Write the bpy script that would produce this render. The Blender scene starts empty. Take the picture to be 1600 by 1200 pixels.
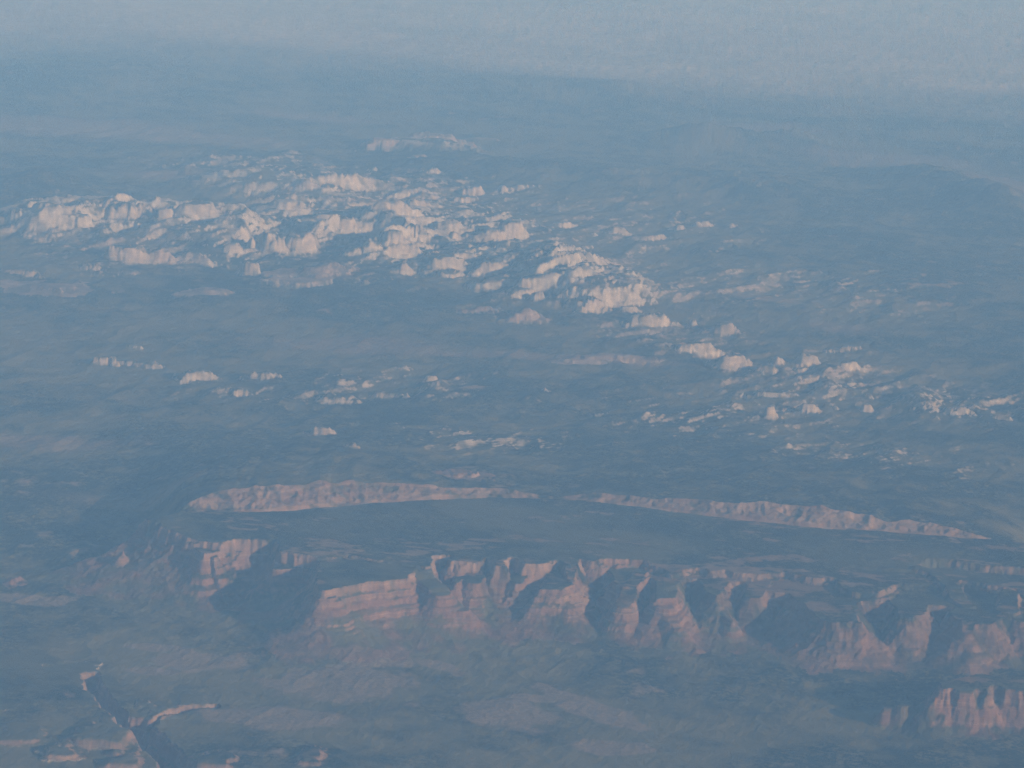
import bpy, math
import numpy as np
from mathutils import Matrix, Vector

# ------------------------------------------------------------------ camera
CAM_Z = 9000.0
FPX = 5070.0                       # focal length in pixels of the 1600 px wide photograph
PITCH = math.radians(12.25)
ROLL = math.radians(3.4)
cp, sp, cr, sr = math.cos(PITCH), math.sin(PITCH), math.cos(ROLL), math.sin(ROLL)
FWD = np.array([0, cp, -sp])
R0 = np.array([1.0, 0, 0]); U0 = np.array([0, sp, cp])
RGT = cr * R0 + sr * U0
UPV = -sr * R0 + cr * U0
scene = bpy.context.scene
cam_data = bpy.data.cameras.new('camera')
cam = bpy.data.objects.new('camera', cam_data)
scene.collection.objects.link(cam)
cam_data.sensor_width = 36.0
cam_data.lens = 36.0 * FPX / 1600.0
cam_data.clip_start = 10.0
cam_data.clip_end = 600000.0
cam.matrix_world = Matrix(((RGT[0], UPV[0], -FWD[0], 0), (RGT[1], UPV[1], -FWD[1], 0),
                           (RGT[2], UPV[2], -FWD[2], CAM_Z), (0, 0, 0, 1)))
scene.camera = cam

# ------------------------------------------------------------------ world and sun
SUN_EL = math.radians(16.0)
SUN_AZ = math.radians(-35.0)       # direction to the sun in the ground plane, from +X (right) towards -Y (behind the camera)
to_sun = Vector((math.cos(SUN_EL) * math.cos(SUN_AZ), math.cos(SUN_EL) * math.sin(SUN_AZ), math.sin(SUN_EL)))
world = bpy.data.worlds.new('World'); scene.world = world; world.use_nodes = True
wn = world.node_tree; wn.nodes.clear()
sky = wn.nodes.new('ShaderNodeTexSky'); sky.sky_type = 'NISHITA'; sky.sun_disc = False
sky.sun_elevation = SUN_EL
sky.sun_rotation = math.atan2(to_sun.x, to_sun.y)
sky.altitude = 2000
bg = wn.nodes.new('ShaderNodeBackground'); bg.inputs['Strength'].default_value = 0.065
wo = wn.nodes.new('ShaderNodeOutputWorld')
wn.links.new(sky.outputs[0], bg.inputs[0]); wn.links.new(bg.outputs[0], wo.inputs[0])
sl = bpy.data.lights.new('sun', 'SUN'); sl.energy = 5.0; sl.angle = math.radians(0.5); sl.color = (1.0, 0.955, 0.93)
sun = bpy.data.objects.new('sun', sl); scene.collection.objects.link(sun)
sun.rotation_euler = to_sun.to_track_quat('Z', 'Y').to_euler(); sun.location = (0, 0, 12000)
vs = scene.view_settings
vs.view_transform = 'Standard'; vs.look = 'None'; vs.gamma = 1.0; vs.use_curve_mapping = False
vs.exposure = -0.07
scene.cycles.volume_bounces = 1
scene.cycles.max_bounces = 4
scene.cycles.use_denoising = True
scene.cycles.denoising_prefilter = 'NONE'

# ------------------------------------------------------------------ noise and helpers
rng = np.random.RandomState(7)
TAB = rng.rand(512, 512).astype(np.float32) * 2 - 1
def vnoise(x, y):
    xi = np.floor(x).astype(np.int64); yi = np.floor(y).astype(np.int64)
    fx = (x - xi).astype(np.float32); fy = (y - yi).astype(np.float32)
    fx = fx * fx * fx * (fx * (fx * 6 - 15) + 10); fy = fy * fy * fy * (fy * (fy * 6 - 15) + 10)
    x0 = xi & 511; x1 = (xi + 1) & 511; y0 = yi & 511; y1 = (yi + 1) & 511
    a = TAB[x0, y0]; b = TAB[x1, y0]; c = TAB[x0, y1]; d = TAB[x1, y1]
    return (a + (b - a) * fx) * (1 - fy) + (c + (d - c) * fx) * fy
def fbm(x, y, size, octs=4, gain=0.5, seed=0):
    r = 0; amp = 1.0; tot = 0
    for k in range(octs):
        s = (2.03 ** k) / size
        a = 0.5 + 1.1 * k
        X = (x * math.cos(a) - y * math.sin(a)) * s + 17.3 * (seed + 1) + 5.1 * k
        Y = (x * math.sin(a) + y * math.cos(a)) * s + 31.7 * (seed + 1) - 3.7 * k
        r = r + amp * vnoise(X, Y); tot += amp; amp *= gain
    return r / tot * 1.6
def ridged(x, y, size, octs=4, gain=0.5, seed=0):
    r = 0; amp = 1.0; tot = 0
    for k in range(octs):
        s = (2.1 ** k) / size
        a = 0.9 + 1.3 * k
        X = (x * math.cos(a) - y * math.sin(a)) * s + 11.3 * (seed + 3) + 7.1 * k
        Y = (x * math.sin(a) + y * math.cos(a)) * s + 23.7 * (seed + 3) - 2.7 * k
        n = 1 - np.abs(vnoise(X, Y)) * 2.2
        r = r + amp * np.maximum(n, -0.6); tot += amp; amp *= gain
    return r / tot
def sstep(a, b, t):
    t = np.clip((t - a) / (b - a), 0, 1)
    return t * t * (3 - 2 * t)
def P(px, py, z):
    """ground point whose elevation is z, seen at pixel (px, py) of the photograph"""
    d = FWD + RGT * ((px - 800) / FPX) - UPV * ((py - 600) / FPX)
    k = (z - CAM_Z) / d[2]
    return d[0] * k, d[1] * k
def mpp(x, y, z):
    return math.sqrt(x * x + y * y + (CAM_Z - z) ** 2) / FPX
def poly(pts, z):
    return np.array([P(a, b, z) for a, b in pts])
def seg_dist(x, y, a, b):
    vx, vy = b[0] - a[0], b[1] - a[1]
    t = np.clip(((x - a[0]) * vx + (y - a[1]) * vy) / (vx * vx + vy * vy), 0, 1)
    return np.hypot(x - a[0] - t * vx, y - a[1] - t * vy), t
def poly_sd(x, y, pg):
    """signed distance, negative inside"""
    d = np.full(x.shape, 1e9); ins = np.zeros(x.shape, bool)
    n = len(pg)
    for i in range(n):
        a, b = pg[i], pg[(i + 1) % n]
        dd, _ = seg_dist(x, y, a, b); d = np.minimum(d, dd)
        c = ((a[1] > y) != (b[1] > y))
        ins ^= c & (x < (b[0] - a[0]) * (y - a[1]) / (b[1] - a[1] + 1e-9) + a[0])
    return np.where(ins, -d, d)
def smax(a, b, k=12.0):
    return 0.5 * (a + b + np.sqrt((a - b) ** 2 + k * k))

# ------------------------------------------------------------------ the grid (polar round the viewpoint, finer where the cliffs are)
th_in = np.radians(np.concatenate([np.linspace(-13.2, -10.35, 60), np.linspace(-10.3, 10.3, 965), np.linspace(10.35, 13.2, 60)]))
th_l = np.radians(-13.2 - np.geomspace(0.1, 24, 34))[::-1]
th = np.concatenate([th_l, th_in, -th_l[::-1]])
def row_R(py):                                    # ground distance on the centre line
    return (CAM_Z) / math.tan(PITCH + math.atan((py - 600) / FPX))
rows = []
def addrows(y0, y1, per):
    n = int(abs(y0 - y1) * per); rows.extend(row_R(y) for y in np.linspace(y0, y1, n, endpoint=False))
addrows(1500, 1260, 0.12)
addrows(1260, 1060, 0.85)
addrows(1060, 800, 1.72)
addrows(800, 740, 1.3)
addrows(740, 480, 0.72)
addrows(480, 250, 0.92)
addrows(250, -80, 0.36)
rows.extend(np.geomspace(row_R(-80), 240000, 24))
rows = [3000, 6000, 10000, 14000, 17000] + rows
Rr = np.array(sorted(set(rows)))
TH, RR = np.meshgrid(th, Rr)
X = RR * np.sin(TH); Y = RR * np.cos(TH)
NR, NC = X.shape
print('grid', NR, NC, NR * NC * 2)
OWNER = np.full(X.shape, -1, np.int32)           # which thing the ground belongs to
BAND = np.zeros(X.shape, np.int8)                # which part of it
THINGS = []                                       # (name, label, category, group, part names by band)
def new_thing(name, label, cat, group=None, parts=None):
    THINGS.append((name, label, cat, group, parts)); return len(THINGS) - 1

# ------------------------------------------------------------------ base relief
def azim(pts, z):
    """pixels -> interpolated distance R as a function of azimuth"""
    w = np.array([P(a, b, z) for a, b in pts])
    t = np.arctan2(w[:, 0], w[:, 1]); r = np.hypot(w[:, 0], w[:, 1]); o = np.argsort(t)
    return t[o], r[o]
ZMID = 250.0
CREST = [(-250, 800), (60, 822), (200, 806), (300, 795), (350, 797), (420, 796), (500, 789), (600, 781), (680, 776), (760, 774), (830, 776), (870, 777), (920, 779),
         (1000, 788), (1150, 808), (1300, 823), (1480, 836), (1540, 840), (1700, 860), (1900, 880)]
ct, crr = azim(CREST, 560)
RC = np.interp(TH, ct, crr)
WID = [(-200, 0), (262, 0), (300, 10), (340, 24), (400, 29), (460, 30), (550, 28), (640, 22), (720, 12), (800, 8), (870, 3), (920, 7), (1000, 12), (1080, 19), (1180, 23),
       (1300, 23), (1420, 16), (1500, 7), (1538, 1), (1600, 0), (1900, 0)]
wt = np.array([math.atan2(*P(a, np.interp(a, [c[0] for c in CREST], [c[1] for c in CREST]), 560)) for a, b in WID])
WD = np.interp(TH, wt, [b for a, b in WID]) * 14.0        # width of the bare slope in metres
RC = RC + 14 * fbm(X * 1.0, Y * 0 + 500.0, 700, 3, seed=61)
WD = WD * (1 + 0.22 * fbm(X, Y * 0.0 + 900.0, 520, 4, 0.6, seed=62))
n1 = fbm(X, Y, 5200, 3, seed=1); n2 = fbm(X, Y, 1300, 4, seed=2); n3 = fbm(X, Y, 260, 3, seed=3); n4 = ridged(X, Y, 900, 5, 0.55, seed=4)
plain = 25 * n1 + 14 * n2 + 5 * n3 + 25 * sstep(27500, 31500, RR)
mid = ZMID + 30 * n1 + 22 * n2 + 5 * n3
far = ZMID + 120 * fbm(X, Y, 16000, 4, seed=9) + 30 * n2
low = plain + (mid - plain) * sstep(30500, 37500, RR)
AZP = sstep(math.radians(-6.7), math.radians(-5.7), TH) * (1 - sstep(math.radians(8.6), math.radians(10.5), TH))
H = np.where(RR < 30500, plain, low * (1 - AZP) + plain * AZP)
T = RR - RC
sideR = sstep(math.radians(9.5), math.radians(11), TH)
beyond = sstep(-120, 40, T)
base_z = 545 * AZP + low * (1 - AZP)
ramp_top = base_z + 0.32 * WD
behind = ramp_top + (mid - ramp_top) * sstep(0, 5600, T - WD) ** 0.8
fin = ridged(X * 0.8 + Y * 0.35, Y * 0.5 - X * 0.3, 130, 4, 0.6, seed=21)
ramp = base_z - 12 * AZP + 0.32 * np.clip(T, 0, None) + 27 * (fin - 0.3) * sstep(0, 80, T) * sstep(0, 60, WD)
wet = sstep(4, 30, WD)
midh = np.where(T < WD, ramp * wet + behind * (1 - wet), behind)
midh = midh + (far - mid) * sstep(52000, 66000, RR)
# rugged canyon country among the white outcrops and in the middle distance
def blob(px, py, z, wx, wy, rot=0):
    cx, cy = P(px, py, z); m = mpp(cx, cy, z)
    a = wx * m; b = wy * m * math.hypot(cx, cy) / CAM_Z
    dx, dy = X - cx, Y - cy; c, s = math.cos(rot), math.sin(rot)
    return np.exp(-((dx * c + dy * s) / a) ** 2 - ((-dx * s + dy * c) / b) ** 2)
RUG = np.zeros(X.shape)
for b in [(180, 370, 200, 60), (450, 370, 200, 70), (650, 390, 200, 60), (850, 440, 170, 50), (600, 300, 200, 45), (1050, 520, 150, 45), (1280, 590, 200, 45), (1500, 630, 170, 35), (400, 260, 200, 30)]:
    RUG = np.maximum(RUG, blob(b[0], b[1], ZMID, b[2], b[3]))
RUG2 = np.zeros(X.shape)
for b in [(620, 600, 220, 40), (740, 700, 220, 45), (1100, 660, 300, 60), (400, 620, 170, 25), (1350, 720, 250, 45), (1000, 350, 250, 60), (1250, 450, 300, 60)]:
    RUG2 = np.maximum(RUG2, blob(b[0], b[1], ZMID, b[2], b[3]))
HI = np.zeros(X.shape)
for b in [(150, 345, 170, 28), (330, 350, 170, 34), (520, 345, 180, 38), (690, 345, 160, 34), (640, 390, 110, 28), (830, 405, 120, 26), (450, 292, 170, 20), (930, 445, 110, 20), (670, 228, 100, 7)]:
    HI = np.maximum(HI, blob(b[0], b[1] - 12, ZMID + 200, b[2], b[3]))
HI = sstep(0.12, 0.75, HI + 0.10 * n2 + 0.06 * n1)
AU = (0.55 * X + 0.84 * Y) * 0.42; AV = -0.84 * X + 0.55 * Y          # the country rock is jointed along one direction
rg = ridged(AU + 200 * n2, AV + 220 * n1 + 40 * n3, 950, 4, 0.46, seed=31)
rgt = rg * 5.0; st = np.floor(rgt); rgt = (st + sstep(0.35, 0.75, rgt - st)) / 5.0
midh = midh + RUG * (250 * (0.6 * rg + 0.4 * rgt) + 10) * (0.62 + 0.6 * HI) + 190 * HI + RUG2 * (1 - RUG) * 95 * (rg * 0.6 + 0.4 * rgt) + 30 * ridged(AU, AV, 420, 4, 0.55, seed=33)
# far hills
for (px, py, wx, wy, hh) in [(1090, 222, 60, 9, 420), (1235, 222, 45, 8, 470), (1165, 228, 60, 8, 260), (1180, 300, 120, 20, 260), (1450, 290, 90, 22, 330), (1560, 330, 70, 22, 330), (150, 120, 140, 18, 240),
                             (60, 300, 90, 16, 260), (420, 100, 200, 16, 220), (900, 150, 260, 12, 220), (750, 260, 130, 16, 200), (1000, 280, 160, 20, 260)]:
    midh = midh + hh * blob(px, py, ZMID, wx, wy) * (0.75 + 0.5 * n1 + 0.25 * n4)
H = np.where(T > -200, H * (1 - beyond) + midh * beyond, H)

# ------------------------------------------------------------------ layered cliffs of the near plateau
warp = 75 * fbm(X, Y, 620, 2, seed=11) - 42 * ridged(X, Y, 330, 4, 0.62, seed=12) + 16 + 12 * fbm(X, Y, 45, 2, seed=15) - 14 * ridged(X, Y, 95, 3, 0.6, seed=16)
CLF = np.full(X.shape, -400.0)
CID = np.full(X.shape, -1, np.int32)
sel = (RR > 24500) & (RR < 41500) & (np.abs(TH) < math.radians(13))
xs, ys, ws, ths = X[sel], Y[sel], warp[sel], TH[sel]
def raise_cliff(hh, tid):
    cur = CLF[sel]; cid = CID[sel]
    m = hh > cur
    cid[m] = tid
    CID[sel] = cid; CLF[sel] = smax(cur, hh, 8.0)
def fall(d, k):
    d = np.maximum(d, 0) * (k / 0.75)
    return np.interp(d, [0, 130, 260, 420, 700, 1100, 2000], [0, 150, 262, 345, 430, 500, 600])
def plateau(pts, z, tid, k=0.75, tilt=None, amp=1.0):
    d = poly_sd(xs, ys, poly(pts, z)) + ws * amp
    zz = z + (0 if tilt is None else tilt)
    raise_cliff(zz - fall(d, k), tid)
def spur(pts, w, tid, k=0.8, amp=1.0):
    """a crest through (px, py, z) points"""
    w3 = [(*P(a, b, z), z) for a, b, z in pts]
    best = np.full(xs.shape, -1e4)
    for a, b in zip(w3[:-1], w3[1:]):
        d, t = seg_dist(xs, ys, a, b)
        z = a[2] + (b[2] - a[2]) * t
        best = np.maximum(best, z - fall(d + ws * amp * 0.5 - w - 18, k))
    raise_cliff(best, tid)
BANDS = ['plateau_top', 'cliff_band', 'ledge_slope', 'cliff_band', 'ledge_slope', 'cliff_band', 'talus_slope']
G1 = 'layered cliffs and spurs along the edge of the near plateau'
t_up = new_thing('forested_plateau', 'broad forest covered tableland between the long bare pink ridge and the red cliffs', 'plateau', None, BANDS)
t_west = new_thing('sandstone_headland', 'tall square headland with pale cliff at the far left end of the red cliff line', 'headland', G1, BANDS)
t_small = new_thing('sandstone_spur', 'small lit cliff standing out of the large dark embayment', 'cliff', G1, BANDS)
t_nose = new_thing('sandstone_headland', 'broad banded red headland just right of the largest dark embayment', 'headland', G1, BANDS)
t_nose2 = new_thing('sandstone_spur', 'rounded red spur sloping down right of the narrow shaded gully', 'spur', G1, BANDS)
t_shelf = new_thing('rock_shelf', 'green topped rock shelf below the upper rim with stepped ledges in front', 'shelf', None, BANDS)
t_n3 = new_thing('sandstone_spur', 'narrow two-banded cliff spur between two dark alcoves in the middle of the cliffs', 'spur', G1, BANDS)
t_n4 = new_thing('sandstone_spur', 'short bright capped spur fading downward beside the widest central alcove', 'spur', G1, BANDS)
t_n5 = new_thing('sandstone_headland', 'wide block headland with one bright red band near the centre of the cliffs', 'headland', G1, BANDS)
t_n7 = new_thing('sandstone_spur', 'long thin spur with stacked bright ledges reaching down left into shade', 'spur', G1, BANDS)
t_n8 = new_thing('sandstone_spur', 'orange red pointed spur spreading into pink lower slopes', 'spur', G1, BANDS)
t_n85 = new_thing('knife_ridge', 'thin sharp ridge crest running down right beside the biggest right hand shadow', 'ridge', G1, BANDS)
t_n86 = new_thing('sandstone_spur', 'small stepped lit cliff at the head of the big right hand shadow', 'cliff', G1, BANDS)
t_n9 = new_thing('sandstone_headland', 'broad pink headland right of the big shadow with a bright square top', 'headland', G1, BANDS)
t_n10 = new_thing('sandstone_headland', 'pink pyramid shaped headland below many thin white ledges', 'headland', G1, BANDS)
t_n11 = new_thing('sandstone_spur', 'low pink triangular spur near the right edge above the last mesa', 'spur', G1, BANDS)
t_mesa = new_thing('sandstone_mesa', 'fluted red mesa with flat green top in the lower right corner', 'mesa', None, BANDS)
t_pin = new_thing('rock_tower', 'small detached pale rock tower left of the fluted corner mesa', 'butte', None, BANDS)
t_edge = new_thing('sandstone_spur', 'curved stepped spur bounding the shaded canyon at the right edge', 'spur', G1, BANDS)
t_far = new_thing('sandstone_spur', 'rightmost stepped red spur of the cliff line', 'spur', G1, BANDS)

tq = ys - 32300
tilt = 48 * sstep(-2300, -300, T[sel]) - (60 * sstep(math.radians(-3.2), math.radians(-5.5), ths) + 62 * sstep(math.radians(1.8), math.radians(4), ths) + 40 * sstep(math.radians(5.2), math.radians(6.5), ths)) * (1 - sstep(-1900, -500, T[sel]))
back = [(1750, 860), (1540, 840), (1480, 836), (1300, 823), (1150, 808), (1000, 788), (920, 779), (830, 776), (680, 776), (500, 789), (420, 797), (300, 803), (215, 818)]
plateau([(255, 832), (300, 845), (345, 852), (400, 848), (432, 846), (436, 862), (470, 868), (500, 872), (545, 868), (580, 876), (640, 881), (668, 884), (676, 872), (698, 872), (704, 880), (752, 882),
         (760, 873), (770, 888), (793, 888), (800, 874), (812, 886), (855, 884), (864, 872), (880, 874), (886, 884), (898, 882), (905, 872), (925, 876), (950, 872), (1000, 874), (1055, 886),
         (1120, 884), (1132, 874), (1150, 882), (1185, 882), (1215, 884), (1240, 889), (1300, 890), (1330, 892), (1410, 893), (1435, 884), (1455, 878), (1500, 882), (1560, 886), (1600, 892), (1750, 905)] + back, 480, t_up, tilt=tilt)
plateau([(318, 863), (350, 857), (400, 850), (410, 840), (330, 838), (296, 846)], 450, t_west, k=1.0, amp=0.5)
spur([(330, 862, 440), (322, 890, 260)], 60, t_west, k=0.9)
spur([(470, 870, 440), (435, 884, 400)], 60, t_small, k=0.85)
plateau([(506, 922), (545, 912), (590, 905), (636, 903), (648, 885), (640, 872), (560, 866), (500, 868), (494, 895)], 468, t_nose, k=0.85, amp=0.6)
spur([(515, 925, 440), (500, 950, 240)], 40, t_nose, k=0.7)
spur([(520, 945, 190), (440, 990, 10)], 10, t_nose, k=0.5)
spur([(662, 892, 455), (690, 920, 385), (722, 948, 250), (745, 965, 120)], 70, t_nose2, k=0.65)
plateau([(655, 903), (664, 884), (704, 884), (714, 906), (728, 899), (757, 899), (764, 882), (786, 886), (795, 906), (822, 906), (834, 888), (846, 892), (838, 917), (885, 919), (897, 890), (915, 882), (952, 886),
         (962, 908), (972, 914), (1000, 912), (1008, 898), (1022, 902), (1030, 930), (1052, 930), (1064, 903), (1090, 903), (1104, 920), (1122, 928), (1136, 906), (1165, 904), (1196, 918), (1225, 925), (1275, 960),
         (1300, 968), (1342, 968), (1352, 940), (1385, 928), (1408, 960), (1440, 958), (1450, 938), (1490, 945), (1505, 975), (1545, 975), (1560, 950),
         (1600, 965), (1700, 985), (1700, 900), (1400, 890), (1200, 880), (900, 876), (660, 874)], 400, t_shelf, k=0.85, amp=0.9)
t_step = new_thing('rock_shelf', 'wide green terraces with many thin white ledges toward the right edge', 'shelf', None, BANDS)
plateau([(1050, 894), (1092, 888), (1120, 893), (1128, 884), (1150, 893), (1215, 892), (1225, 884), (1240, 894), (1262, 904), (1300, 906), (1330, 926), (1375, 922), (1400, 905), (1440, 908), (1485, 912), (1500, 902), (1545, 908), (1600, 918), (1760, 930),
         (1760, 885), (1520, 876), (1200, 870), (1050, 876)], 450, t_step, k=0.42, amp=1.1)
spur([(742, 880, 440), (742, 903, 400), (742, 920, 280)], 85, t_n3, k=0.9)
spur([(820, 885, 430), (810, 905, 390), (800, 925, 220)], 75, t_n4, k=0.9)
plateau([(840, 917), (882, 919), (905, 912), (900, 895), (860, 893)], 400, t_n5, k=0.8, amp=0.6)
spur([(892, 884, 470), (892, 905, 420)], 40, t_n5, k=1.2)
spur([(1000, 890, 450), (985, 912, 400), (975, 940, 320), (955, 975, 100)], 55, t_n7, k=0.85)
spur([(1050, 905, 420), (1040, 940, 360), (1060, 975, 220), (1090, 1010, 60)], 50, t_n8, k=0.72)
spur([(1095, 905, 420), (1120, 935, 330), (1145, 965, 240), (1155, 990, 90)], 6, t_n85, k=0.85, amp=0.5)
spur([(1190, 905, 420), (1178, 928, 380)], 55, t_n86, k=0.9)
spur([(1340, 950, 400), (1318, 968, 370), (1305, 1000, 200)], 60, t_n9, k=0.75)
spur([(1435, 935, 400), (1425, 970, 330), (1418, 1010, 150)], 50, t_n10, k=0.7)
spur([(1514, 968, 425), (1512, 985, 350), (1512, 1010, 150)], 60, t_n11, k=0.7)
spur([(1436, 884, 495), (1460, 892, 490), (1488, 915, 462), (1510, 940, 425)], 50, t_edge, k=0.9)
spur([(1578, 925, 465), (1575, 950, 440), (1588, 985, 260)], 60, t_far, k=0.8)
plateau([(1455, 1077), (1478, 1075), (1488, 1073), (1500, 1076), (1520, 1077), (1530, 1073), (1541, 1078), (1551, 1077), (1560, 1071), (1572, 1074), (1600, 1076), (1760, 1082), (1760, 1050), (1600, 1050), (1520, 1048), (1470, 1060)], 400, t_mesa, k=1.15, amp=0.85)
spur([(1384, 1100, 200), (1392, 1096, 215)], 16, t_pin, k=1.2, amp=0.5)
spur([(1396, 1096, 215), (1404, 1095, 235)], 8, t_pin, k=1.0, amp=0.5)
spur([(1410, 1096, 240), (1420, 1094, 230)], 18, t_pin, k=1.2, amp=0.5)
# terracing: cliffs and ledges follow the beds
und = 10 * n2
KN = np.array([-400, 0, 60, 120, 150, 215, 245, 315, 335, 372, 398, 440, 462, 520, 560, 700])
KO = np.array([-300, 0, 40, 85, 125, 172, 220, 262, 298, 325, 372, 398, 462, 520, 560, 700])
hc = np.interp((CLF + und).ravel(), KN, KO).reshape(CLF.shape) - und
tm = np.clip(0.75 + 0.5 * fbm(X, Y, 700, 2, seed=17), 0.25, 1.25)
hc = CLF + (hc - CLF) * tm
fb = (hc + und * 1.5) / 31.0; fs = np.floor(fb); fb = (fs + sstep(0.42, 0.72, fb - fs)) * 31.0 - und * 1.5     # thin beds
hc = hc + (fb - hc) * np.clip(0.38 + 0.8 * fbm(X, Y, 300, 3, seed=18), 0, 1) * sstep(90, 200, hc) * (1 - sstep(455, 500, hc))
gul = sstep(-260, 20, CLF) * (1 - sstep(180, 300, CLF))
H = np.where(T < 60, H + gul * 24 * (ridged(X, 0.6 * Y, 330, 4, 0.6, seed=71) - 0.1), H)
hc = hc + gul * 16 * ridged(X, 0.5 * Y, 240, 4, 0.6, seed=72)
hc = hc + 4 * n3 + sstep(440, 480, hc) * (12 * n2 + 9 * ridged(X, Y, 420, 3, seed=19))
lim = (T < 60)
own = (hc > H + 4) & lim & (CID >= 0)
H = np.where(lim, np.where(CLF > -390, smax(H, hc, 10), H), H)
OWNER[own] = CID[own]
hb = CLF + und
bandof = np.select([hb > 462, hb > 440, hb > 398, hb > 372, hb > 335, hb > 315, hb > 245, hb > 215, hb > 150, hb > 120], [0, 1, 2, 3, 4, 5, 6, 7, 8, 8], 9)
BAND[own] = bandof[own]
PARTN = ['plateau_top', 'cliff_band', 'ledge_slope', 'cliff_band', 'ledge_slope', 'cliff_band', 'ledge_slope', 'cliff_band', 'ledge_slope', 'talus_slope']
# the bare pink ridge beyond the crest, in two halves
G2 = 'two bare pink ridges'
t_rl = new_thing('slickrock_ridge', 'long bare pink ridge left of the narrow neck, widest and most finned', 'ridge', None, None)
t_rr = new_thing('slickrock_ridge', 'long bare pink ridge right of the narrow neck tapering to a point at right', 'ridge', None, None)
azn = math.atan2(*P(872, 777, 560))
ribbon = (T > 2) & (T < WD + 20) & (WD > 12)
OWNER[ribbon & (TH < azn)] = t_rl
OWNER[ribbon & (TH >= azn)] = t_rr

# ------------------------------------------------------------------ outcrops, buttes and ledges
GW = 'white sandstone outcrops of the middle distance'
GB = 'small pale buttes scattered over the plain'
GP = 'low pink hills at the foot of the white rocks'
PALE = np.full(X.shape, np.nan)
MPART = ['butte_top', 'cliff_face', 'talus_slope']
def butte(x, y, w, h, kind, name, label, cat, group, rot=0.0, z=ZMID, dep=0.65, pale=1.0, talus=0.3, rim=0.0):
    """x centre, y foot, w width, h height in photo pixels; kind: mesa, dome, cone, slab, fins"""
    global H
    z_ = z
    for it in range(14):
        cx, cy = P(x, y, z_)
        zi = H[min(np.searchsorted(Rr, math.hypot(cx, cy)), NR - 1), np.searchsorted(th, math.atan2(cx, cy))]
        z_ += 0.5 * (zi - z_)
    cx, cy = P(x, y, z_); m = mpp(cx, cy, z_)
    if y < 760: h = h * (0.8 if w < 34 else 0.88) * (0.8 if kind in ('dome', 'cone') and w > 12 else 1.0) * (0.74 if 180 < y < 470 else 1.0)
    if y < 250: pale = 0.45
    a = 0.5 * w * m; hh = h * m * 1.03
    b = max(a * dep, 0.5 * hh + 30)
    if kind in ('slab', 'step'): b = max(a * 0.3, 60)
    if rot == 0.0 and x > 340 and 230 < y < 600: rot = 0.75
    cy += b * 0.9; 
    if 180 < y < 470: a *= 1.12
    a = max(a, 45.0)
    lim = (8.0 if kind == 'step' else 4.0) * max(a, b)
    i0, i1 = np.searchsorted(Rr, [math.hypot(cx, cy) - lim, math.hypot(cx, cy) + lim])
    az = math.atan2(cx, cy); j0, j1 = np.searchsorted(th, [az - lim / cy, az + lim / cy])
    S = (slice(i0, i1), slice(j0, j1))
    if i1 - i0 < 2 or j1 - j0 < 2: return
    dx, dy = X[S] - cx, Y[S] - cy; c, s = math.cos(rot), math.sin(rot)
    u = (dx * c + dy * s) / a; v = (-dx * s + dy * c) / b
    if kind in ('slab', 'mesa', 'step'): v = np.where(v > 0, v / {'slab': 2.0, 'mesa': 1.5, 'step': 7.0}[kind], v)
    sc = max(a, 120.0)
    wn_ = 0.34 * fbm(X[S], Y[S], sc * 0.9, 3, seed=51) - 0.13 * (ridged(X[S], Y[S], max(sc * 0.4, 110), 3, 0.6, seed=52) - 0.4)
    q = (np.abs(u) ** 2.6 + np.abs(v) ** 2.6) ** (1 / 2.6) + wn_
    floor_z = float(z_)
    if kind in ('mesa', 'slab', 'step'):
        pr = np.interp(q, [0, 0.6, 0.75, 0.98, 1.15, 1.6, 4.0], [1.0, 0.95, 0.82, 0.42, talus * 0.8, 0.0, -9])
    elif kind == 'fins':
        fl = ridged(X[S] * 1.0, Y[S] * 0.25, max(w * m / 7, 60), 3, 0.5, seed=53)
        pr = np.interp(q + 0.16 * (1 - fl), [0, 0.7, 0.85, 1.05, 1.3, 1.7, 4.0], [1.0, 0.93, 0.8, 0.35, 0.16, 0.0, -9]) * (0.86 + 0.14 * fl)
    elif kind == 'cone':
        pr = np.interp(q, [0, 0.12, 0.3, 0.75, 1.3, 4.0], [1.0, 0.92, 0.6, 0.25, 0.0, -9])
    else:
        pr = np.interp(q + 0.5 * wn_, [0, 0.3, 0.6, 0.85, 1.1, 1.5, 4.0], [1.0, 0.93, 0.74, 0.46, 0.18, 0.0, -9])
    lump = 0.16 * hh * fbm(X[S], Y[S], max(a * 0.6, 110), 4, 0.6, seed=54) * np.clip(pr + 0.2, 0, 1)
    hb_ = floor_z - 6 + hh * pr + lump
    if kind == 'step': hb_ = np.where(pr > 0, hb_, -900)
    tid = new_thing(name, label, cat, group, MPART if (w >= 34 and kind in ('mesa', 'slab', 'fins')) else None)
    tapm = 1.0
    win = hb_ > H[S] + 1.0
    H[S] = np.where(win, hb_, H[S])
    o = OWNER[S]; o[win & (pr > 0.02)] = tid
    bb = BAND[S]; bb[win] = np.where(q[win] < 0.74, 0, np.where(q[win] < 1.08, 1, 2))
    pp = PALE[S]; pp[win] = pale
F = 'white_outcrop'
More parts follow.
